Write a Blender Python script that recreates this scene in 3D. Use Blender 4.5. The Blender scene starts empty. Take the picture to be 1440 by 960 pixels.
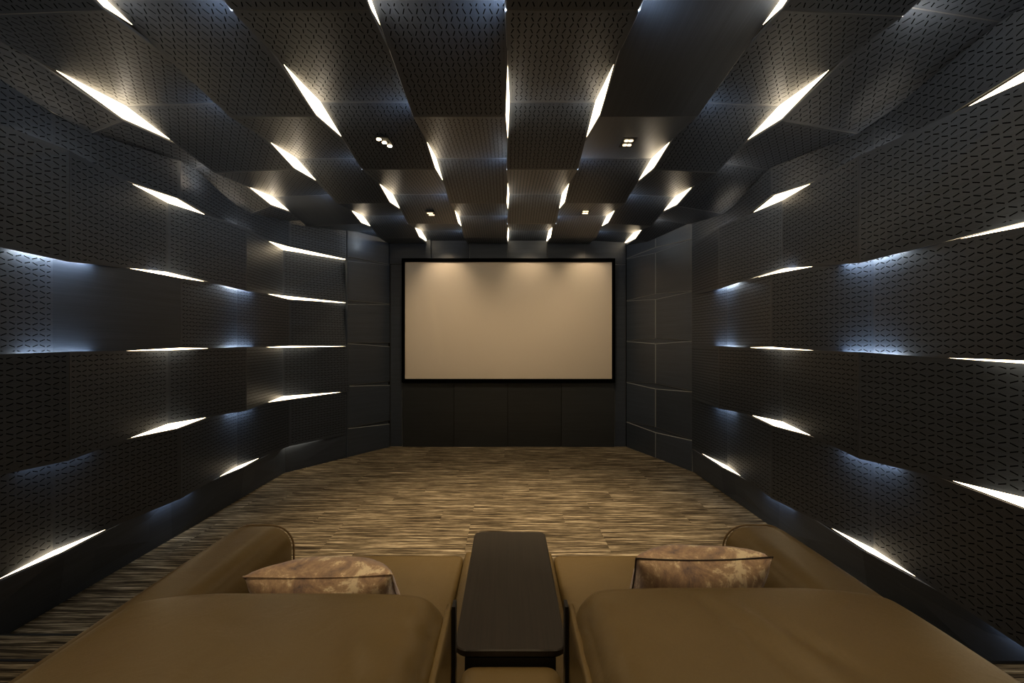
import bpy, bmesh, math, random
from mathutils import Vector, Matrix
random.seed(7)
S = bpy.context.scene
C = S.collection
CAMZ = 1.43

# ------------------------------------------------------------------ camera, world, exposure
cd = bpy.data.cameras.new('camera'); cam = bpy.data.objects.new('camera', cd); C.objects.link(cam)
cam.location = (0, 0, CAMZ); cam.rotation_euler = (math.pi/2, 0, 0)
cd.sensor_width = 36; cd.lens = 16.0; cd.clip_start = 0.02
cd.shift_x = 5/1440; cd.shift_y = 1/1440
S.camera = cam
w = bpy.data.worlds.new('world'); S.world = w; w.use_nodes = True
w.node_tree.nodes['Background'].inputs[0].default_value = (0.02, 0.025, 0.035, 1)
w.node_tree.nodes['Background'].inputs[1].default_value = 0.2
S.view_settings.view_transform = 'Standard'; S.view_settings.look = 'None'
S.view_settings.gamma = 1.0; S.view_settings.use_curve_mapping = False
S.view_settings.exposure = 0.0

WARM = (1.0, 0.80, 0.52); COOL = (0.76, 0.88, 1.0)
SLOT_EMIT = 7.5        # brightness of the slot diffusers
WASH_W = 0.95           # watts of a hidden wash strip on the walls
WASH_C = 0.6           # the same over the ceiling strips
SPOT_W = 185.0           # carpet downlights

def lamp(name, kind, loc, direction, power, color, parent=None, **kw):
    d = bpy.data.lights.new(name, kind); d.energy = power; d.color = color
    for k, v in kw.items(): setattr(d, k, v)
    o = bpy.data.objects.new(name, d); C.objects.link(o)
    o.location = loc
    o.rotation_euler = Vector(direction).to_track_quat('-Z', 'Y').to_euler()
    if parent: o.parent = parent
    return o

# ------------------------------------------------------------------ node helpers
class NT:
    def __init__(s, name):
        s.m = bpy.data.materials.new(name); s.m.use_nodes = True
        s.t = s.m.node_tree; s.b = s.t.nodes['Principled BSDF']
    def n(s, typ, **kw):
        x = s.t.nodes.new(typ)
        for k, v in kw.items(): setattr(x, k, v)
        return x
    def l(s, a, b): s.t.links.new(a, b)
    def math(s, op, a, b=None, c=None):
        x = s.n('ShaderNodeMath', operation=op)
        for i, v in enumerate((a, b, c)):
            if v is None: continue
            if isinstance(v, (int, float)): x.inputs[i].default_value = v
            else: s.l(v, x.inputs[i])
        return x.outputs[0]
    def noise(s, vec, scale, detail=3, rough=.5, dist=0):
        x = s.n('ShaderNodeTexNoise'); s.l(vec, x.inputs['Vector'])
        x.inputs['Scale'].default_value = scale; x.inputs['Detail'].default_value = detail
        x.inputs['Roughness'].default_value = rough; x.inputs['Distortion'].default_value = dist
        return x.outputs['Fac']
    def mapping(s, vec, scale=(1,1,1), rot=(0,0,0)):
        x = s.n('ShaderNodeMapping'); s.l(vec, x.inputs['Vector'])
        x.inputs['Scale'].default_value = scale; x.inputs['Rotation'].default_value = rot
        return x.outputs[0]
    def ramp(s, fac, stops):
        x = s.n('ShaderNodeValToRGB'); s.l(fac, x.inputs[0])
        e = x.color_ramp.elements
        while len(e) < len(stops): e.new(.5)
        for el, (p, c) in zip(e, stops):
            el.position = p; el.color = (*c, 1)
        return x.outputs[0]
    def mix(s, fac, a, b, mode='MIX'):
        x = s.n('ShaderNodeMix', data_type='RGBA', blend_type=mode)
        for sock, v in ((x.inputs[0], fac), (x.inputs[6], a), (x.inputs[7], b)):
            if isinstance(v, (int, float)): sock.default_value = v
            elif isinstance(v, tuple): sock.default_value = (*v, 1)
            else: s.l(v, sock)
        return x.outputs[2]
    def bump(s, h, strength, dist=.002, normal=None):
        x = s.n('ShaderNodeBump'); s.l(h, x.inputs['Height'])
        x.inputs['Strength'].default_value = strength; x.inputs['Distance'].default_value = dist
        if normal: s.l(normal, x.inputs['Normal'])
        return x.outputs[0]

def plain(name, col, rough=.5, metal=0, spec=.5, sheen=0):
    q = NT(name); q.b.inputs['Base Color'].default_value = (*col, 1)
    q.b.inputs['Roughness'].default_value = rough; q.b.inputs['Metallic'].default_value = metal
    q.b.inputs['Specular IOR Level'].default_value = spec
    return q.m

def emit(name, col, strength):
    q = NT(name); q.b.inputs['Base Color'].default_value = (.8, .8, .8, 1)
    q.b.inputs['Emission Color'].default_value = (*col, 1)
    q.b.inputs['Emission Strength'].default_value = strength
    return q.m

PANEL_COL = (0.035, 0.045, 0.064)
def panel_material(name, slots=True, col=PANEL_COL, grain=1.0):
    """dark stained veneer with fine grain; optional milled slots in a zigzag. UV in metres, UV2 = 0..1 over the panel"""
    q = NT(name)
    uv = q.n('ShaderNodeUVMap', uv_map='metres').outputs[0]
    g1 = q.noise(q.mapping(uv, (2.2, 190, 1)), 1.0, 5, .62)
    g2 = q.noise(q.mapping(uv, (.9, 26, 1)), 1.0, 3, .5)
    gr = q.math('ADD', q.math('MULTIPLY', g1, .65), q.math('MULTIPLY', g2, .35))
    oi = q.n('ShaderNodeObjectInfo').outputs['Random']
    lo = tuple(c*.55 for c in col); hi = tuple(c*1.5 for c in col)
    base = q.ramp(gr, [(.25, lo), (.75, hi)])
    val = q.math('ADD', q.math('MULTIPLY', oi, .35), .82)
    cmb = q.n('ShaderNodeCombineColor'); [q.l(val, cmb.inputs[i]) for i in range(3)]
    base = q.mix(1.0, base, cmb.outputs[0], 'MULTIPLY')
    nrm = q.bump(g1, .35*grain, .0008)
    if slots:
        sp = q.n('ShaderNodeSeparateXYZ'); q.l(uv, sp.inputs[0]); u, v = sp.outputs[0], sp.outputs[1]
        PU, PV = .041, .0285
        cu = q.math('DIVIDE', u, PU); cv = q.math('DIVIDE', v, PV)
        iu = q.math('FLOOR', cu); iv = q.math('FLOOR', cv)
        par = q.math('MODULO', q.math('ABSOLUTE', q.math('ADD', iu, iv)), 2.0)
        sg = q.math('SUBTRACT', q.math('MULTIPLY', par, 2.0), 1.0)
        x = q.math('MULTIPLY', q.math('SUBTRACT', q.math('SUBTRACT', cu, iu), .5), PU)
        y = q.math('MULTIPLY', q.math('SUBTRACT', q.math('SUBTRACT', cv, iv), .5), PV)
        yy = q.math('SUBTRACT', y, q.math('MULTIPLY', q.math('MULTIPLY', x, .36), sg))
        mx = q.math('LESS_THAN', q.math('ABSOLUTE', x), .0145)
        my = q.math('LESS_THAN', q.math('ABSOLUTE', yy), .0027)
        m = q.math('MULTIPLY', mx, my)
        ed = q.n('ShaderNodeUVMap', uv_map='unit').outputs[0]
        s2 = q.n('ShaderNodeSeparateXYZ'); q.l(ed, s2.inputs[0])
        for ch, lim in ((0, .482), (1, .468)):
            m = q.math('MULTIPLY', m, q.math('LESS_THAN', q.math('ABSOLUTE', q.math('SUBTRACT', s2.outputs[ch], .5)), lim))
        base = q.mix(m, base, (.003, .003, .0035))
        nrm = q.bump(q.math('SUBTRACT', 1.0, m), .5, .002, nrm)
        q.l(q.math('ADD', q.math('MULTIPLY', m, .4), .42), q.b.inputs['Roughness'])
        q.l(q.math('SUBTRACT', .5, q.math('MULTIPLY', m, .5)), q.b.inputs['Specular IOR Level'])
    else:
        q.b.inputs['Roughness'].default_value = .42
    q.l(base, q.b.inputs['Base Color']); q.l(nrm, q.b.inputs['Normal'])
    return q.m

def leather_material():
    q = NT('brown leather')
    tc = q.n('ShaderNodeTexCoord').outputs['Object']
    v = q.n('ShaderNodeTexVoronoi', feature='DISTANCE_TO_EDGE'); q.l(tc, v.inputs['Vector']); v.inputs['Scale'].default_value = 420
    cr = q.noise(tc, 9, 4, .6, .6)
    fine = q.noise(tc, 260, 3, .6)
    base = q.ramp(q.noise(tc, 3.0, 4, .55), [(.3, (.128, .087, .030)), (.7, (.158, .110, .040))])
    base = q.mix(q.math('MULTIPLY', fine, .25), base, (.06, .038, .018))
    q.l(base, q.b.inputs['Base Color'])
    q.l(q.math('ADD', q.math('MULTIPLY', fine, .18), .29), q.b.inputs['Roughness'])
    n1 = q.bump(v.outputs['Distance'], .12, .0008); n2 = q.bump(cr, .25, .008, n1)
    q.l(n2, q.b.inputs['Normal'])
    return q.m

def carpet_material():
    q = NT('streaked carpet')
    geo = q.n('ShaderNodeNewGeometry').outputs['Position']
    oi = q.n('ShaderNodeObjectInfo').outputs['Random']
    sh = q.n('ShaderNodeCombineXYZ'); q.l(q.math('MULTIPLY', oi, 57.0), sh.inputs[0]); q.l(q.math('MULTIPLY', oi, 3.0), sh.inputs[1])
    ad = q.n('ShaderNodeVectorMath', operation='ADD'); q.l(geo, ad.inputs[0]); q.l(sh.outputs[0], ad.inputs[1])
    p = ad.outputs[0]
    a = q.noise(q.mapping(p, (2.0, 44, 1)), 1, 4, .7)
    b = q.noise(q.mapping(p, (4.5, 115, 1)), 1, 3, .7)
    c = q.noise(q.mapping(p, (.8, 9, 1)), 1, 2, .5)
    f = q.math('ADD', q.math('ADD', q.math('MULTIPLY', a, .53), q.math('MULTIPLY', b, .39)), q.math('MULTIPLY', c, .08))
    f = q.math('ADD', f, q.math('MULTIPLY', q.math('SUBTRACT', oi, .5), .012))
    col = q.ramp(f, [(.40, (.018, .013, .009)), (.475, (.080, .064, .043)), (.54, (.25, .205, .14)), (.62, (.66, .58, .44))])
    q.l(col, q.b.inputs['Base Color']); q.b.inputs['Roughness'].default_value = .95
    q.b.inputs['Specular IOR Level'].default_value = .1
    q.l(q.bump(f, .8, .004), q.b.inputs['Normal'])
    return q.m

def velvet_material():
    q = NT('brushed velvet')
    tc = q.n('ShaderNodeTexCoord').outputs['Object']
    a = q.noise(q.mapping(tc, (9, 9, 3), (0, .25, 0)), 1.6, 6, .68, .8)
    b = q.noise(q.mapping(tc, (60, 60, 16)), 1, 4, .7)
    f = q.math('ADD', q.math('MULTIPLY', a, .75), q.math('MULTIPLY', b, .25))
    col = q.ramp(f, [(.36, (.17, .12, .11)), (.47, (.42, .27, .17)), (.55, (.58, .40, .24)), (.60, (.95, .80, .56))])
    q.l(col, q.b.inputs['Base Color'])
    q.b.inputs['Roughness'].default_value = .55
    q.b.inputs['Sheen Weight'].default_value = .6; q.b.inputs['Sheen Tint'].default_value = (.75, .75, .95, 1)
    q.l(q.bump(f, .5, .004), q.b.inputs['Normal'])
    return q.m

def wood_material():
    q = NT('dark table veneer')
    tc = q.n('ShaderNodeTexCoord').outputs['Object']
    g = q.noise(q.mapping(tc, (160, 3.0, 1)), 1, 5, .6)
    q.l(q.ramp(g, [(.3, (.012, .009, .007)), (.7, (.026, .020, .015))]), q.b.inputs['Base Color'])
    q.b.inputs['Roughness'].default_value = .4
    q.l(q.bump(g, .3, .0006), q.b.inputs['Normal'])
    return q.m

M = dict(
    slot=panel_material('slotted panel veneer', True),
    plain=panel_material('plain panel veneer', False),
    front=panel_material('front wall veneer', False, (.037, .048, .070), .6),
    kick=panel_material('screen apron veneer', False, (.026, .030, .034), .6),
    trim=plain('pale panel trim', (.24, .26, .28), .4),
    edge=plain('panel edge', (.11, .115, .125), .45),
    back=plain('matt black backing', (.012, .012, .014), .9),
    black=plain('black metal', (.008, .008, .009), .38),
    velour=plain('black velour', (.002, .002, .002), .9, 0, .0),
    lit=emit('warm diffuser', WARM, SLOT_EMIT),
    dot=emit('downlight lens', (1, .78, .48), 28),
    dimdot=emit('glare-free downlight lens', (1, .74, .42), 3.0),
    leather=leather_material(), carpet=carpet_material(), velvet=velvet_material(), wood=wood_material(),
    welt=plain('leather welt', (.17, .11, .045), .5), darkwelt=plain('dark piping', (.035, .022, .015), .7),
)
def screen_material():
    q = NT('projection screen cloth')
    q.b.inputs['Base Color'].default_value = (.74, .66, .57, 1)
    q.b.inputs['Roughness'].default_value = .85; q.b.inputs['Specular IOR Level'].default_value = .15
    return q.m
M['screen'] = screen_material()

# ------------------------------------------------------------------ object helpers
def link(name, me, mat=None, parent=None):
    o = bpy.data.objects.new(name, me); C.objects.link(o)
    if mat is not None: me.materials.append(mat)
    if parent: o.parent = parent
    return o
def pyobj(name, verts, faces, mat=None, parent=None, smooth=False):
    me = bpy.data.meshes.new(name); me.from_pydata([tuple(v) for v in verts], [], faces); me.update()
    if smooth: me.polygons.foreach_set('use_smooth', [True]*len(me.polygons))
    return link(name, me, mat, parent)
def box(name, x0, x1, y0, y1, z0, z1, mat, parent=None):
    v = [(x, y, z) for z in (z0, z1) for y in (y0, y1) for x in (x0, x1)]
    f = [(0,2,3,1), (4,5,7,6), (0,1,5,4), (2,6,7,3), (0,4,6,2), (1,3,7,5)]
    return pyobj(name, v, f, mat, parent)
def tag(o, label=None, cat=None, group=None, kind=None):
    if label: o['label'] = label
    if cat: o['category'] = cat
    if group: o['group'] = group
    if kind: o['kind'] = kind
    return o
def empty(name, loc=(0,0,0), label=None, cat=None, group=None):
    o = bpy.data.objects.new(name, None); C.objects.link(o); o.location = loc; o.empty_display_size = .1
    return tag(o, label, cat, group)

def panel(name, q4, uvm, parent, mat, th=.012, ch=.003, split=None, edge='edge'):
    """q4: four corners (bottom a, bottom b, top b, top a); uvm: metre UVs. Bevelled slab with light edge."""
    P = [Vector(p) for p in q4]
    cen = sum(P, Vector())/4
    n = (P[1]-P[0]).cross(P[3]-P[0]).normalized()
    ins = []
    for i, p in enumerate(P):
        a = (P[(i+1) % 4]-p); b = (P[i-1]-p)
        ins.append(p + (a.normalized()+b.normalized())*ch)
    vs = ins + [p - n*ch for p in P] + [p - n*th for p in P]
    fs = [(0,1,2,3)] if split is None else ([(0,1,2), (0,2,3)] if split == 0 else [(1,2,3), (0,1,3)])
    k = len(fs)
    for i in range(4):
        j = (i+1) % 4
        fs.append((i, 4+i, 4+j, j)); fs.append((4+i, 8+i, 8+j, 4+j))
    fs.append((11,10,9,8))
    me = bpy.data.meshes.new(name); me.from_pydata(vs, [], fs)
    me.materials.append(mat); me.materials.append(M[edge])
    for i, p in enumerate(me.polygons): p.material_index = 0 if (i < k or i == len(fs)-1) else 1
    u1 = me.uv_layers.new(name='metres'); u2 = me.uv_layers.new(name='unit')
    unit = [(0,0), (1,0), (1,1), (0,1)]
    for p in me.polygons:
        for li in p.loop_indices:
            vi = me.loops[li].vertex_index % 4
            u1.data[li].uv = uvm[vi]; u2.data[li].uv = unit[vi]
    me.update()
    o = bpy.data.objects.new(name, me); C.objects.link(o); o.parent = parent
    return o

def clip(poly, half):
    out = poly
    for (a, b) in half:            # keep left of a->b
        res = []
        for i in range(len(out)):
            p, q = out[i], out[(i+1) % len(out)]
            sp = (b[0]-a[0])*(p[1]-a[1])-(b[1]-a[1])*(p[0]-a[0]); sq = (b[0]-a[0])*(q[1]-a[1])-(b[1]-a[1])*(q[0]-a[0])
            if sp >= 0: res.append(p)
            if (sp >= 0) != (sq >= 0):
                t = sp/(sp-sq); res.append((p[0]+(q[0]-p[0])*t, p[1]+(q[1]-p[1])*t))
        out = res
        if len(out) < 3: return []
    return out

# ------------------------------------------------------------------ room plan
XL, XR, YB, YF = -2.45, 2.04, -1.75, 6.24
PLAN = [(XL, YB), (XR, YB), (XR, 5.03), (1.61, YF), (-1.62, YF), (-2.0, 5.66), (XL, 5.0)]
HALF = [(PLAN[i], PLAN[(i+1) % len(PLAN)]) for i in range(len(PLAN))]

# floor slab and carpet planks
floor = box('floor', XL-.3, XR+.3, YB-.2, YF+.3, -.12, -.012, M['back']); tag(floor, kind='structure')
TW, TL = .25, 1.0
r = 0; y = .35
while y < YF:
    x = XL - random.choice([.1, .35, .6, .85])
    while x < XR:
        poly = clip([(x+.0006, y+.0006), (x+TL-.0006, y+.0006), (x+TL-.0006, y+TW-.0006), (x+.0006, y+TW-.0006)], HALF)
        if poly:
            n = len(poly)
            dz = random.uniform(0, .0012)
            vs = [(a, b, dz) for a, b in poly] + [(a, b, -.012) for a, b in poly]
            fs = [tuple(range(n))] + [(i, n+i, n+(i+1) % n, (i+1) % n) for i in range(n)]
            pyobj('carpet_plank', vs, fs, M['carpet'], floor)
        x += TL
    y += TW; r += 1
box('carpet_base', XL, XR, YB, .349, -.012, 0, M['carpet'], floor)

# outer shell behind the panels
def shell(name, pts, z0=-.1, z1=3.05, off=.16, th=.06):
    """wall backing following plan points, room on the left of travel direction reversed by off sign"""
    n = len(pts); V = []
    N = []
    for i in range(n):
        d = Vector((0, 0))
        if i > 0: d += (Vector(pts[i])-Vector(pts[i-1])).normalized()
        if i < n-1: d += (Vector(pts[i+1])-Vector(pts[i])).normalized()
        d.normalize(); N.append(Vector((d.y, -d.x)))
    for o in (off, off+th):
        for z in (z0, z1):
            for p, m in zip(pts, N): V.append((p[0]+m.x*o, p[1]+m.y*o, z))
    F = []
    for i in range(n-1):
        F += [(i, i+1, n+i+1, n+i), (2*n+i, 3*n+i, 3*n+i+1, 2*n+i+1), (n+i, n+i+1, 3*n+i+1, 3*n+i), (i, 2*n+i, 2*n+i+1, i+1)]
    F += [(0, n, 3*n, 2*n), (n-1, 3*n-1, 4*n-1, 2*n-1)]
    return tag(pyobj(name, V, F, M['back']), kind='structure')
wall_right = shell('wall_right', [(XR, YB-.2), (XR, 5.03)])
wall_fr = shell('wall_front_right', [(XR+.05, 5.0), (1.61, YF)], off=.09)
wall_front = shell('wall_front', [(1.75, YF), (-1.75, YF)], off=.09)
wall_fl = shell('wall_front_left', [(-1.62, YF), (-2.0, 5.66)], off=.09)
wall_left = shell('wall_left', [(-2.0, 5.66), (XL, 5.0), (XL, YB-.2)])
wall_back = tag(box('wall_back', XL-.3, XR+.3, YB-.1, YB, -.1, 3.05, plain('rear wall paint', (.05, .05, .055), .8)), kind='structure')
ceiling = tag(box('ceiling', XL-.3, XR+.3, YB-.2, YF+.3, 3.0, 3.1, M['back']), kind='structure')

# ------------------------------------------------------------------ relief side walls
slots_meta = []
def side_wall(side, parent, nodes, nrm, zb, odd, parity, D, G, plain_panels=(), ext=None, upto=2.9):
    """nodes: plan points front->rear; odd[i]: True where the upper gaps open; ends: D factor"""
    n = len(nodes)
    def depth(rw, i):
        if rw == 0: return (1 if ((1 if odd[i] else 0)) % 2 == parity else -1)*D*.55*ext.get(i, 1)
        s = 1 if (rw + (1 if odd[i] else 0)) % 2 == parity else -1
        return s*D*ext.get(i, 1)
    def gap(j, i):
        if j == 0 or j >= len(zb): return 0
        s = (1 if odd[i] else -1) * (-1 if j == 1 else 1)
        if side == 'left' and j == 1 and i == 1: s = 1
        k = ext.get(i, 1)
        return s*G[j]*(k if k != 0 else 0)
    def P(i, d, z):
        return Vector((nodes[i][0]+nrm[i][0]*d, nodes[i][1]+nrm[i][1]*d, z))
    nr = len(zb)
    def zat(j, k): return zb[j] + ZJ.get((side, j), [0]*20)[min(k, 4)]
    arc = [0]
    for i in range(1, n): arc.append(arc[-1] + (Vector(nodes[i])-Vector(nodes[i-1])).length)
    for rw in range(nr):
        for i in range(n-1):
            cs = []
            zlo = lambda k: (-.005 if rw == 0 else zat(rw, k) + gap(rw, k)/2)
            zhi = lambda k: (upto if rw == nr-1 else zat(rw+1, k) - gap(rw+1, k)/2)
            da, db = depth(rw, i), depth(rw, i+1)
            dab, dbb = (0 if rw == 0 else da), (0 if rw == 0 else db)
            if rw == 0: dab, dbb = -D*.3, -D*.3
            a, b = i, i+1
            extra = FOLD.get((side, rw, i), (0, None))
            q = [P(a, dab, zlo(a)), P(b, dbb, zlo(b)), P(b, db, zhi(b)), P(a, da, zhi(a))]
            uv = [(arc[a], zlo(a)), (arc[b], zlo(b)), (arc[b], zhi(b)), (arc[a], zhi(a))]
            if extra[1] is not None:
                k = extra[1]
                nn = nrm[a if k in (0, 3) else b]
                q[k] = q[k] + Vector((nn[0], nn[1], 0))*extra[0]
            if side == 'right':      # keep faces pointing into the room
                q = [q[1], q[0], q[3], q[2]]; uv = [(-u[0], u[1]) for u in (uv[1], uv[0], uv[3], uv[2])]
            spl = extra[2] if len(extra) > 2 else (0 if rw == 0 else None)
            mat = M['plain'] if ((rw, i) in plain_panels) else M['slot']
            panel('acoustic_panel' if rw else 'plinth_panel', q, uv, parent, mat if rw else M['front'], split=spl)
    # light diffusers in the open gaps, wash strips behind the closed ones
    for j in range(1, nr):
        for i in range(n):
            g = gap(j, i)
            up = depth(j, i); lo = depth(j-1, i)
            tdir = (Vector(nodes[min(i+1, n-1)])-Vector(nodes[max(i-1, 0)])).normalized()
            N3 = Vector((nrm[i][0], nrm[i][1], 0))
            if g > 0:
                back = .014
                pts = []
                def cross(k):
                    if k < 0 or k >= n: return None
                    g2 = gap(j, k); t = g/(g-g2) if g2 < 0 else 1.0
                    if side == 'left' and j == 1 and {i, k} == {1, 2}: t = .08 if i == 1 else .5
                    A = Vector((nodes[i][0], nodes[i][1], zat(j, i))); B = Vector((nodes[k][0], nodes[k][1], zat(j, k)))
                    return A.lerp(B, t*1.0) - N3*back
                l = cross(i-1); rr = cross(i+1)
                if l is None or rr is None: continue
                top = P(i, up-back, zat(j, i)+g/2+.003); bot = P(i, lo-back, zat(j, i)-g/2-.003)
                vs = [l, bot, rr, top, l-N3*.03, bot-N3*.03, rr-N3*.03, top-N3*.03]
                fs = [(0,1,3), (1,2,3), (0,4,5,1), (1,5,6,2), (2,6,7,3), (3,7,4,0), (4,7,5), (5,7,6)]
                if side == 'right': fs = [tuple(reversed(f)) for f in fs]
                o = pyobj('light_slot', vs, fs, M['lit'])
                slots_meta.append((side, j, i, nodes[i][1], o))
            # wash lamp on the recessed panel near this node
            if nodes[i][1] < 0.2 or ext.get(i, 1) == 0: continue
            vert = -1 if lo < up else 1
            p = Vector((nodes[i][0], nodes[i][1], zat(j, i))) + N3*(.014 if g < 0 else -.004) + Vector((0, 0, -vert*.012))
            d = Vector((0, 0, vert))*1.0 - N3*.8
            pw = WASH_W*(1.0 if g < 0 else .55)
            if j == 1: pw *= (.35 if vert < 0 else 1.9)
            if j == 5 and vert > 0: pw *= .3
            k = WASHK.get((side, j, i), 1.0)
            lamp('wash_strip', 'AREA', p, d, pw*k*(.6 if (side == 'left' and i == 4) else 1), (COOL if not (j == 5 and vert > 0) else (1, .88, .72)) if g < 0 else (.8, .88, 1.0), parent, shape='RECTANGLE', size=.38, size_y=.008)

FOLD = {('left', 3, 4): (-.05, 2, 0), ('left', 4, 4): (.05, 2, 0),
        ('left', 4, 0): (-.06, 3, 1), ('left', 3, 0): (-.05, 3, 1), ('left', 2, 0): (.03, 0, 0),
        ('right', 4, 3): (.04, 2, 0)}
ZJ = {('right', 5): [.0, .0, .02, -.03, -.03], ('right', 4): [.005, .005, .015, -.05, -.055], ('right', 3): [0, 0, 0, -.02, -.035],
      ('right', 2): [0, .005, 0, -.03, -.015], ('left', 4): [0, 0, 0, 0, -.03], ('left', 3): [0, 0, 0, 0, -.01], ('left', 2): [0, 0, 0, 0, -.02]}
WASHK = {('left', 4, 4): 1.6, ('left', 3, 4): 1.0, ('left', 2, 4): .35}
ZL = [0, .29, .82, 1.38, 1.92, 2.46]
GL = [0, .005, .030, .018, .044, .030]
nL = [(-2.0, 5.66), (XL+.0, 5.0)] + [(XL, 4.16-.84*k) for k in range(8)]
a45 = Vector((1, -.65)).normalized()
normL = [tuple(Vector((.66, -.45)).normalized()), tuple(Vector((1, -.35)).normalized())] + [(1, 0)]*8
oddL = [False, True] + [k % 2 == 1 for k in range(8)]
side_wall('left', wall_left, nL, normL, ZL, oddL, 0, .045, GL, plain_panels={(3, 3)}, ext={0: 0})
ZR = [0, .255, .815, 1.385, 1.95, 2.50]
GR = [0, .008, .030, .018, .042, .034]
nR = [(XR, 5.03)] + [(XR, 4.30-.86*k) for k in range(8)]
oddR = [True] + [k % 2 == 1 for k in range(8)]
side_wall('right', wall_right, nR, [(-1, 0)]*9, ZR, oddR, 0, .042, GR, ext={0: 0})

# ------------------------------------------------------------------ ceiling strips
CX = [XL-.02, -2.26, -1.64, -1.12, -.56, -.005, .525, 1.11, 1.60, XR+.02]
CY = [YF+.02, 5.78, 5.10, 4.35, 3.50, 2.68, 1.85, 1.0, .15, -.70, YB]
DC = .043
NK2 = {6: .2}
NK = {6: .5, 7: .8}
LENSTYPE = {1: 0, 2: 1, 3: 0, 4: 1, 5: 0, 6: 0, 7: 1, 8: 0}   # 0: opens at 5.78, 4.35, 2.68, 1.0 ; 1: opens at 5.10, 3.50, 1.85
GC = {1: .014, 2: .012, 3: .022, 4: .004, 5: .022, 6: .024, 7: .010, 8: .012}
def cz(b):   # mean height along a strip edge
    return 2.80 if 1 < b < 8 else (2.775 if b in (1, 8) else 2.70)
def clow(s, i):   # +1 when strip s hangs low at node i
    if i == 0: return .5 if (s + 0) % 2 == 0 else -.5
    return (1 if (s + (i-1)) % 2 == 0 else -1)*NK.get(i, 1)
def cgap(b, i):
    if b in (0, 9): return 0
    if i == 0: return 0.002
    return GC[b]*(NK2.get(i, 1) if (i-1) % 2 == LENSTYPE[b] else -1)
def cpt(s, b, i):
    """point on the edge b of strip s at node i"""
    g = cgap(b, i)/2
    x = CX[b] + (g if s == b else -g)
    return Vector((x, CY[i], cz(b) - clow(s, i)*DC))
plainC = {(6, 4), (6, 5), (6, 6), (1, 2), (7, 1), (8, 0)}
IN = [((XL-.06, YB), (XR+.06, YB)), ((XR+.06, 5.03), (1.61+.06, YF+.03)), ((-1.62-.06, YF+.02), (-2.0-.06, 5.66)), ((-2.0-.06, 5.66), (XL-.06, 5.0))]
def inside_plan(p): return all((b[0]-a[0])*(p.y-a[1])-(b[1]-a[1])*(p.x-a[0]) >= 0 for a, b in IN)
for s in range(9):
    for i in range(len(CY)-1):
        q = [cpt(s, s, i+1), cpt(s, s, i), cpt(s, s+1, i), cpt(s, s+1, i+1)]
        # trim strips that would run past the angled corner walls
        if not any(inside_plan(p) for p in q): continue
        q = [q[0], q[1], q[2], q[3]]
        uv = [(p.y, p.x) for p in q]
        panel('ceiling_panel', q, uv, ceiling, M['plain'] if (s, i) in plainC else M['slot'])
for b in range(1, 9):
    for i in range(1, len(CY)-1):
        g = cgap(b, i)
        inlow, outlow = clow(b-1, i), clow(b, i)
        c0 = Vector((CX[b], CY[i], cz(b)))
        out_ok = inside_plan(Vector((CX[b], CY[i], 0)))
        if g > 0:
            up = Vector((0, 0, .014))
            def cr(k):
                g2 = cgap(b, k); t = g/(g-g2) if g2 < 0 else 1.0
                return c0.lerp(Vector((CX[b], CY[k], cz(b))), t) + up
            l, rr = cr(i-1), cr(i+1)
            if not out_ok: continue
            e1 = cpt(b-1, b, i) + up - Vector((.003, 0, 0)); e2 = cpt(b, b, i) + up + Vector((.003, 0, 0))
            u3 = Vector((0, 0, .03))
            vs = [l, e1, rr, e2, l+u3, e1+u3, rr+u3, e2+u3]
            fs = [(0,1,3), (1,2,3), (0,4,5,1), (1,5,6,2), (2,6,7,3), (3,7,4,0), (4,7,5), (5,7,6)]
            o = pyobj('light_slot', vs, fs, M['lit'])
            slots_meta.append(('ceiling', b, i, CY[i], o))
        if CY[i] < .1 or not out_ok or (b, i) in ((1, 2), (8, 1)): continue
        dirx = 1 if inlow > outlow else -1       # towards the recessed strip
        p = c0 + Vector((-dirx*.010, 0, (-.012 if i < 6 else .004) if g < 0 else .0))
        lamp('wash_strip', 'AREA', p, (dirx, 0, .55), WASH_C*(1 if g < 0 else .6)*(1.7 if i == 6 else 1), COOL if (g < 0 and b not in (1, 8)) else (1, .86, .68), ceiling,
             shape='RECTANGLE', size=.01, size_y=.34)

# names of the slots by place, so that every label singles one out
ordn = ['nearest the screen', 'second from screen', 'third from screen', 'fourth from screen', 'fifth from screen', 'sixth from screen']
rowname = {1: 'just above plinth', 2: 'second gap above floor', 3: 'at eye level', 4: 'fourth gap above floor', 5: 'topmost gap'}
stripname = {1: 'first', 2: 'second', 3: 'third', 4: 'fourth', 5: 'middle', 6: 'third', 7: 'second', 8: 'first'}
keys = {}
for m in slots_meta: keys.setdefault((m[0], m[1]), []).append(m)
for (side, j), lst in keys.items():
    lst.sort(key=lambda m: -m[3])
    for k, m in enumerate(lst):
        if side == 'ceiling':
            where = 'middle' if j == 5 else '%s from the %s wall' % (stripname[j], 'left' if j < 5 else 'right')
            lab = 'glowing ceiling light slot, gap %s, %s' % (where, ordn[k])
            g = 'light slots between the ceiling panels'
        else:
            lab = 'glowing %s wall light slot, %s, %s' % (side, rowname[j], ordn[k])
            g = 'light slots in the %s wall' % side
        tag(m[4], lab, 'light', g)

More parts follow.
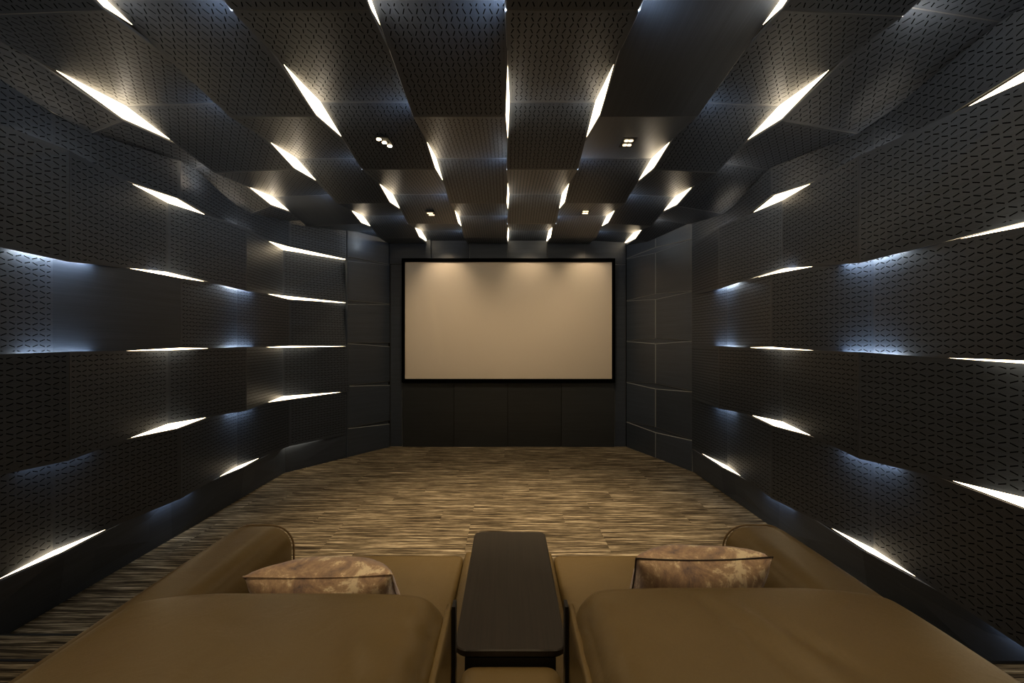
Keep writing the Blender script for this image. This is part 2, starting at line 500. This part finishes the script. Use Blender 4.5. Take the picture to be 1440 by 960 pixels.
# ------------------------------------------------------------------ front walls
def wall_quad(name, a, b, za0, zb0, za1, zb1, parent, mat, off=0.0, th=.02, ch=.006, edge='trim'):
    """slab between plan points a and b (left to right as seen), bottoms za0/zb0, tops za1/zb1, off = towards the room"""
    A, B = Vector(a), Vector(b); d = (B-A).normalized(); n = Vector((d.y, -d.x))
    A = A + n*off; B = B + n*off; L = (B-A).length
    q = [Vector((A.x, A.y, za0)), Vector((B.x, B.y, zb0)), Vector((B.x, B.y, zb1)), Vector((A.x, A.y, za1))]
    return panel(name, q, [(0, za0), (L, zb0), (L, zb1), (0, za1)], parent, mat, th, ch, None, edge)
FX = [-1.62, -1.06, -.53, -.01, .53, 1.04, 1.61]
for k in range(6):
    wall_quad('header_panel', (FX[k]+.002, YF), (FX[k+1]-.002, YF), 2.50, 2.50, 2.9, 2.9, wall_front, M['front'], off=.0 if k % 2 else .035, ch=.001)
wall_quad('side_panel', (-1.62, YF), (-1.455, YF), -.005, -.005, 2.498, 2.498, wall_front, M['front'], off=.0)
wall_quad('side_panel', (1.457, YF), (1.61, YF), -.005, -.005, 2.498, 2.498, wall_front, M['front'], off=.0)
wall_quad('screen_backing', (-1.45, YF), (1.452, YF), .88, .88, 2.498, 2.498, wall_front, M['kick'], off=.0)
KX = [-1.448, -.745, -.01, .725, 1.448]
for k in range(4):
    wall_quad('apron_panel', (KX[k]+.002, YF), (KX[k+1]-.002, YF), -.005, -.005, .872, .872, wall_front, M['kick'], off=.02 + .004*(k % 2), ch=.001, edge='back')
wall_quad('joint_filler', (1.60, YF-.01), (XR, 5.02), -.005, -.005, 2.9, 2.9, wall_fr, M['front'], off=-.014)
wall_quad('joint_filler', (-2.0, 5.67), (-1.63, YF-.02), -.005, -.005, 2.9, 2.9, wall_fl, M['front'], off=-.014)
box('leak_cover', -2.018, -1.994, 5.632, 5.650, -.005, 2.9, M['front'], wall_fl)  # strip added to cover slot light leaking at the panel ends
# left angled wall: one column of six panels with slanting joints
zl = [-.005, .36, .89, 1.42, 1.95, 2.49, 2.9]
for k in range(6):
    sl = (.035 if k in (1, 2, 3) else -.035)
    b1 = zl[k+1]-.002
    t = b1 + (sl if 0 < k+1 < 6 and k % 2 == 0 else 0)*0
    up = [.0, .0, .0, .0, .0, .0]
    # right-hand corners: upper edge of each panel drops a little so a thin wedge of edge shows
    drop = .045 if k < 5 else 0
    wall_quad('wall_panel', (-2.008, 5.645), (-1.624, YF-.006), zl[k]+(.002 if k else 0), zl[k]+(.002 if k else 0), zl[k+1]-.002-(0 if k < 3 else drop), zl[k+1]-.002-(drop if k < 3 else 0), wall_fl, M['front'], off=.004 if k % 2 else .0)
# right angled wall: two columns, joints opening into slim diamonds at the middle seam
zr = [-.005, .345, .885, 1.445, 1.995, 2.57, 2.9]
mid = (1.826, 5.635)
for k in range(6):
    g0 = .032 if k else 0; g1 = .032 if k < 5 else 0
    wall_quad('wall_panel', (1.615, YF-.02), (mid[0]-.001, mid[1]+.002), zr[k]+.001, zr[k]+g0, zr[k+1]-.001, zr[k+1]-g1, wall_fr, M['front'], off=.006)
    wall_quad('wall_panel', (mid[0]+.001, mid[1]-.002), (XR-.003, 5.03), zr[k]+g0, zr[k]+.001, zr[k+1]-g1, zr[k+1]-.001, wall_fr, M['front'], off=.006)

# ------------------------------------------------------------------ projection screen
scr = empty('projection_screen', (0, YF-.05, .88), 'large blank beige projection screen in a black velour frame on the front wall', 'screen')
def lb(name, x0, x1, y0, y1, z0, z1, mat, root):
    o = box(name, x0, x1, y0, y1, z0, z1, mat); L = root.location
    o.data.transform(Matrix.Translation(-Vector(L))); o.parent = root; return o
SX0, SX1, SZ0, SZ1 = -1.447, 1.447, .885, 2.566
lb('screen_surface', SX0+.02, SX1-.02, YF-.055, YF-.048, SZ0+.02, SZ1-.02, M['screen'], scr)
fw = .048
lb('frame_bar', SX0, SX1, YF-.075, YF-.03, SZ1-fw, SZ1, M['velour'], scr)
lb('frame_bar', SX0, SX1, YF-.075, YF-.03, SZ0, SZ0+fw, M['velour'], scr)
lb('frame_bar', SX0, SX0+fw*.85, YF-.075, YF-.03, SZ0+fw, SZ1-fw, M['velour'], scr)
lb('frame_bar', SX1-fw*.85, SX1, YF-.075, YF-.03, SZ0+fw, SZ1-fw, M['velour'], scr)

# ------------------------------------------------------------------ recessed downlights
def disc(name, c, rad, mat, parent, n=20, h=.004):
    vs = []; fs = []
    for z in (0, h):
        for k in range(n): vs.append((c[0]+rad*math.cos(2*math.pi*k/n), c[1]+rad*math.sin(2*math.pi*k/n), c[2]+z))
    fs = [tuple(reversed(range(n))), tuple(range(n, 2*n))] + [(k, (k+1) % n, n+(k+1) % n, n+k) for k in range(n)]
    return pyobj(name, vs, fs, mat, parent)
def downlight(x, y, z, dots, mat, label, power, aim=(0, 0, -1), blend=.8, size=1.25):
    t = empty('downlight', (x, y, z), label, 'downlight', 'recessed ceiling downlights')
    lbv = box('trim_plate', -.045, .045, -.075, .075, -.006, .004, M['black']); lbv.parent = t
    for (dx, dy) in dots: disc('lens', (dx, dy, -.0095), .015, mat, t)
    if power: lamp('downlight_lamp', 'SPOT', (0, 0, -.03), aim, power, (1, .74, .44), t, spot_size=size, spot_blend=blend, shadow_soft_size=.03)
    return t
def zc(x, y):
    for s in range(9):
        if CX[s] <= x < CX[s+1]: break
    for i in range(len(CY)-1):
        if CY[i+1] <= y <= CY[i]: break
    t = (y-CY[i+1])/(CY[i]-CY[i+1]); v = (x-CX[s])/(CX[s+1]-CX[s])
    a = cpt(s, s, i+1).z*(1-t)+cpt(s, s, i).z*t; b = cpt(s, s+1, i+1).z*(1-t)+cpt(s, s+1, i).z*t
    return a*(1-v)+b*v
sq = [(-.017, -.034), (.013, -.034), (-.011, .034), (.019, .034)]
dg = [(-.014, .052), (0, 0), (.016, -.05)]
for (x, y, dots, mt, lab, pw) in (
    (-.845, 3.10, [(-.023, -.052), (0, 0), (.023, .052)], 'dot', 'bright downlight with three glaring lenses in dark ceiling left of centre', 1.0),
    (.815, 3.11, sq, 'dimdot', 'dim square downlight with small lenses in plain dark ceiling panel at right', 1.0),
    (-.82, 4.80, sq, 'dimdot', 'small far downlight left of centre near the screen', 1.0),
    (.81, 4.80, sq, 'dimdot', 'small far downlight right of centre near the screen', 1.0)):
    downlight(x, y, zc(x, y)-.004, dots, M[mt], lab, SPOT_W*pw*(1 if y < 4 else .2), aim=(-x*.2, .05, -1) if y < 4 else (0, .3, -1), size=1.35 if y < 4 else 2.2)

for (x, pw) in ((-.86, 8.0), (.28, 4.5), (1.06, 7.0)):     # washers tucked in the last ceiling gaps, grazing the screen
    lamp('screen_washer', 'SPOT', (x, 5.82, 2.72), (0, .75, -1), pw, (1, .76, .48), ceiling, spot_size=1.6, spot_blend=.9, shadow_soft_size=.03)
# rear of the room: added fill lamps, out of view, above and behind the sofa
for (x, y) in ((-.62, 1.25), (.62, 1.25)):
    downlight(x, y, zc(x, y)-.004, sq, M['dimdot'], 'added fill lamp above the %s sofa seat, overhead' % ('left' if x < 0 else 'right'), 44, aim=(0, .05, -1), size=1.15)

for x in (-.55, .55):  # unseen pair added to put a sheen on the near cushions
    downlight(x, -.35, zc(x, -.35)-.004, sq, M['dimdot'], 'added fill lamp behind the viewer, %s side' % ('left' if x < 0 else 'right'), 26, aim=(0, .25, -1), size=1.1)
# ------------------------------------------------------------------ steps at the rear sides
def step(name, x0, x1, y0, y1, z0, z1, label):
    t = empty(name, (0, 0, 0), label, 'step', None)
    box('tread', x0, x1, y0, y1, z0, z1, M['carpet'], t)
    box('nosing', x0, x1, y1, y1+.012, z1-.03, z1+.002, M['black'], t)
    return t

# ------------------------------------------------------------------ soft shapes
def rbox(name, x0, x1, y0, y1, z0, z1, rad, mat, parent, n=(24, 24, 12), crown=(0, 0, 0), disp=None):
    """rounded, crowned upholstery block"""
    nx, ny, nz = n
    bm = bmesh.new(); cache = {}
    cx, cy, cz_ = (x0+x1)/2, (y0+y1)/2, (z0+z1)/2
    hx, hy, hz = (x1-x0)/2, (y1-y0)/2, (z1-z0)/2
    rr = min(rad, hx, hy, hz)
    def vert(i, j, k):
        key = (i, j, k)
        if key in cache: return cache[key]
        def sp(t, nn):   # denser near the ends
            s = 2*t/nn-1
            return math.copysign(1-(1-abs(s))**1.35, s)
        a, b, c = sp(i, nx), sp(j, ny), sp(k, nz)
        p = Vector((a*hx, b*hy, c*hz))
        q = Vector((max(-hx+rr, min(hx-rr, p.x)), max(-hy+rr, min(hy-rr, p.y)), max(-hz+rr, min(hz-rr, p.z))))
        d = p-q
        if d.length > 1e-9: p = q + d.normalized()*rr
        w_ = Vector((a, b, c))
        p.x += crown[0]*a*(1-b*b)*(1-c*c); p.y += crown[1]*b*(1-a*a)*(1-c*c); p.z += crown[2]*c*(1-a**4)*(1-b**4) if c > 0 else 0
        p += Vector((cx, cy, cz_))
        if disp: p = disp(p, w_)
        v = bm.verts.new(p); cache[key] = v; return v
    def grid(f, n1, n2, flip):
        for u in range(n1):
            for v in range(n2):
                q = [f(u, v), f(u+1, v), f(u+1, v+1), f(u, v+1)]
                if flip: q.reverse()
                try: bm.faces.new(q)
                except ValueError: pass
    grid(lambda u, v: vert(u, v, nz), nx, ny, False); grid(lambda u, v: vert(u, v, 0), nx, ny, True)
    grid(lambda u, v: vert(u, 0, v), nx, nz, False); grid(lambda u, v: vert(u, ny, v), nx, nz, True)
    grid(lambda u, v: vert(0, u, v), ny, nz, True); grid(lambda u, v: vert(nx, u, v), ny, nz, False)
    me = bpy.data.meshes.new(name); bm.to_mesh(me); bm.free()
    me.polygons.foreach_set('use_smooth', [True]*len(me.polygons))
    return link(name, me, mat, parent)

def tube(name, pts, rad, mat, parent, n=8, closed=False):
    pts = [Vector(p) for p in pts]; m = len(pts); vs = []; fs = []
    up = Vector((0, 0, 1)); prev = None
    for i, p in enumerate(pts):
        a = pts[(i-1) % m] if (closed or i > 0) else p; b = pts[(i+1) % m] if (closed or i < m-1) else p
        t = (b-a).normalized()
        if prev is None:
            u = t.orthogonal().normalized()
        else:
            u = (prev - t*prev.dot(t)).normalized()
        prev = u; v = t.cross(u)
        for k in range(n):
            an = 2*math.pi*k/n; vs.append(p + u*rad*math.cos(an) + v*rad*math.sin(an))
    seg = m if closed else m-1
    for i in range(seg):
        for k in range(n):
            j = (i+1) % m
            fs.append((i*n+k, i*n+(k+1) % n, j*n+(k+1) % n, j*n+k))
    if not closed: fs += [tuple(reversed(range(n))), tuple(range((m-1)*n, m*n))]
    return pyobj(name, vs, fs, mat, parent, True)

# ------------------------------------------------------------------ sofa
sofa = empty('sofa', (0, 0, 0), 'wide two seat olive brown leather sofa with deep back cushions facing the screen', 'sofa')
box('base', -1.14, 1.14, .25, 2.0, .03, .14, M['black'], sofa)
# arms
def arm_disp(sgn):
    def f(p, w_):
        return p
    return f
AZ = .642
rbox('armrest', -1.215, -.925, .30, 2.02, .12, AZ, .10, M['leather'], sofa, (18, 40, 16), (.0, .0, .012))
rbox('armrest', .925, 1.215, .30, 2.02, .12, AZ, .10, M['leather'], sofa, (18, 40, 16), (.0, .0, .012))
def arm_welt(x0, x1):
    pts = []
    R = .10; y = 1.952
    for k in range(9):
        a = math.pi - k*math.pi/16; pts.append((x0+R+R*math.cos(a)*.95, y+.02, AZ-R+R*math.sin(a)*.95))
    for k in range(9):
        a = math.pi/2 - k*math.pi/16; pts.append((x1-R+R*math.cos(a)*.95, y+.02, AZ-R+R*math.sin(a)*.95))
    pts = [(pts[0][0], y+.02, .25)] + pts + [(pts[-1][0], y+.02, .25)]
    return pts
for x0, x1 in ((-1.215, -.925), (.925, 1.215)): tube('welt', arm_welt(x0, x1), .004, M['welt'], sofa)
# seats
for s in (-1, 1):
    x0, x1 = sorted((s*.922, s*.205))
    rbox('seat', x0, x1, .95, 2.13, .14, .44, .03, M['leather'], sofa, (24, 30, 10), (0, 0, .012))
# centre block under the table
rbox('centre_seat', -.203, .203, 1.0, 2.12, .14, .462, .022, M['leather'], sofa, (16, 30, 8), (0, 0, .004))
rbox('centre_back', -.125, .135, .30, 1.185, .44, .600, .035, M['leather'], sofa, (16, 26, 10), (0, 0, .012))
# back cushions
def fold(p, w_, lines, amp):
    if w_.z < .2: return p
    for (ax, ay, bx, by, wd, am) in lines:
        A = Vector((ax, ay)); B = Vector((bx, by)); q = Vector((p.x, p.y)); d = B-A
        t = max(0, min(1, (q-A).dot(d)/d.length_squared)); dist = (q-(A+d*t)).length
        p.z -= am*math.exp(-(dist/wd)**2)*math.sin(math.pi*min(1, max(0, t*.9+.05)))
    return p
def back_disp(lines, sgn):
    def f(p, w_):
        p = fold(p, w_, lines, 1)
        # gathers close to the inner welt
        e = max(0, 1-abs(p.x-sgn*.15)/.13)
        if w_.z > 0: p.z += .0035*e*math.sin(p.y*62 + p.x*18)*(1-abs(w_.z-1)*.4)
        # gentle slump of the top towards the outer and front edge
        p.z -= .018*max(0, (abs(p.x)-.62)/.25)**2
        return p
    return f
LR = [(.40, 1.0, .50, .66, .012, .010), (.445, 1.0, .545, .68, .014, -.008), (.47, .98, .60, .70, .012, .006)]
LL = [(-.62, .93, -.5, .86, .02, .003), (-.30, .86, -.24, .72, .012, .004), (-.38, .80, -.36, .70, .008, .003), (-.45, .80, -.44, .70, .008, -.003), (-.52, .80, -.52, .70, .009, .002)]
rbox('back_cushion', -.90, -.138, .22, 1.085, .44, .852, .075, M['leather'], sofa, (60, 70, 18), (.0, .015, .03), back_disp(LL, -1))
rbox('back_cushion', .146, .92, .22, 1.09, .44, .862, .075, M['leather'], sofa, (60, 70, 18), (.0, .015, .03), back_disp(LR, 1))
# outer back shells the cushions lean against
rbox('back_frame', -1.16, -.14, .14, .36, .12, .74, .06, M['leather'], sofa, (20, 10, 10))
rbox('back_frame', .148, 1.16, .14, .36, .12, .74, .06, M['leather'], sofa, (20, 10, 10))
for s, xx, zz in ((-1, -.142, .838), (1, .150, .848)):
    pts = []
    R = .075
    for k in range(9):
        a = k*math.pi/16
        pts.append((xx+s*.022, 1.075-R+R*math.cos(a), zz-R+R*math.sin(a)))
    pts = [(xx+s*.006, 1.07, .50)] + pts
    for k in range(1, 14): pts.append((xx+s*(.022+.004*math.sin(k)), .99-k*.055, zz + .006*math.sin(k*.24)))
    o = tube('welt', [(p[0], p[1], p[2]-(.018 if p[2] > .7 else 0)) for p in pts], .0055, M['welt'], sofa)
    # black frame post with its leather capped head
    box('frame_post', *sorted((xx-s*.012, xx-s*.020)), 1.045, 1.075, .12, .822, M['black'], sofa)
    rbox('side_gusset', *sorted((xx-s*.011, xx+s*.006)), .30, 1.078, .44, .815, .008, M['leather'], sofa, (4, 10, 10))

# table between the seats
table = empty('console_table', (0, 0, 0), 'slim dark wood console table with rounded corners between the two sofa seats', 'table')
def rounded_slab(name, x0, x1, y0, y1, z0, z1, rad, mat, parent, ch=.003):
    out = []
    for cx, cy, a0 in ((x1-rad, y1-rad, 0), (x0+rad, y1-rad, 90), (x0+rad, y0+rad, 180), (x1-rad, y0+rad, 270)):
        for k in range(9):
            a = math.radians(a0+k*11.25); out.append((cx, cy, math.cos(a), math.sin(a)))
    n = len(out); vs = []
    for (z, rr) in ((z0, rad-ch), (z0+ch, rad), (z1-ch, rad), (z1, rad-ch)):
        for cx, cy, c, s in out: vs.append((cx+c*rr, cy+s*rr, z))
    fs = [tuple(reversed(range(n))), tuple(range(3*n, 4*n))]
    for L in range(3):
        for k in range(n): fs.append((L*n+k, L*n+(k+1) % n, (L+1)*n+(k+1) % n, (L+1)*n+k))
    return pyobj(name, vs, fs, mat, parent)
rounded_slab('tabletop', -.143, .155, 1.195, 1.945, .602, .622, .035, M['wood'], table)
rounded_slab('underframe', -.125, .137, 1.225, 1.92, .585, .602, .03, M['black'], table)
box('under_table_shade', -.115, .125, 1.197, 1.222, .4685, .600, M['black'], table)  # black board standing in for the shade in the gap beneath the tabletop
for (x, y) in ((-.08, 1.40), (.09, 1.40), (-.08, 1.80), (.09, 1.80)):
    box('leg', x-.012, x+.012, y-.012, y+.012, .4675, .585, M['black'], table)

# ------------------------------------------------------------------ throw pillows
def pillow(loc, rot, W, H, T, label, welt_mat, seed):
    t = empty('throw_pillow', loc, label, 'pillow', 'velvet throw pillows on the sofa'); t.rotation_euler = rot
    n = 36; rnd = random.Random(seed); ph = [rnd.uniform(0, 6) for _ in range(6)]
    def edge(u, v):
        # sides curve in between the pointed corners
        x = u*(W/2)*(1-.055*(1-v*v)*abs(u)); z = v*(H/2)*(1-.07*(1-u*u)*abs(v))
        return x, z
    vs = []; fs = []
    for side in (1, -1):
        for j in range(n+1):
            for i in range(n+1):
                u = 2*i/n-1; v = 2*j/n-1
                x, z = edge(u, v)
                th = T/2*((1-u**2)*(1-v**2))**.42
                th *= 1+.05*math.sin(5*u+ph[0])*math.sin(4*v+ph[1])
                cr = .006*math.sin(26*(u*.8+v*.5)+ph[2])*max(0, abs(u)-.45)*(1-v*v)*(1-u*u)*3
                vs.append((x, side*(th+cr), z))
    N = (n+1)**2
    for s_ in range(2):
        for j in range(n):
            for i in range(n):
                a = s_*N+j*(n+1)+i; q = (a, a+1, a+n+2, a+n+1)
                fs.append(tuple(reversed(q)) if s_ == 0 else q)
    o = pyobj('cover', vs, fs, M['velvet'], t, True)
    bm = bmesh.new(); bm.from_mesh(o.data); bmesh.ops.remove_doubles(bm, verts=bm.verts, dist=.0002); bm.to_mesh(o.data); bm.free()
    o.data.polygons.foreach_set('use_smooth', [True]*len(o.data.polygons))
    pts = []
    m = 24
    for k in range(m): pts.append((-1+2*k/m, -1))
    for k in range(m): pts.append((1, -1+2*k/m))
    for k in range(m): pts.append((1-2*k/m, 1))
    for k in range(m): pts.append((-1, 1-2*k/m))
    P3 = [(edge(u, v)[0], 0, edge(u, v)[1]) for u, v in pts]
    tube('piping', P3, .0024, welt_mat, t, 6, True)
    return t
pillow((-.505, 1.335, .662), (math.radians(42), 0, math.radians(2)), .385, .42, .215, 'shimmering beige velvet throw pillow beside the left sofa arm', M['velvet'], 3)
pillow((.552, 1.385, .660), (math.radians(35), math.radians(-1.5), math.radians(-2)), .375, .42, .215, 'beige velvet throw pillow with dark seam beside the right sofa arm', M['darkwelt'], 5)

step('carpet_step', XL+.06, -1.30, .62, 1.985, 0, .15, 'low carpeted step between left wall and sofa, dark edged')
step('carpet_step', XL+.06, -1.30, YB+.01, 1.61, .1505, .30, 'upper carpeted step at far left bottom, behind the lower one')
step('carpet_step', 1.30, XR-.06, YB+.01, 1.60, 0, .30, 'carpeted step between right wall and sofa')
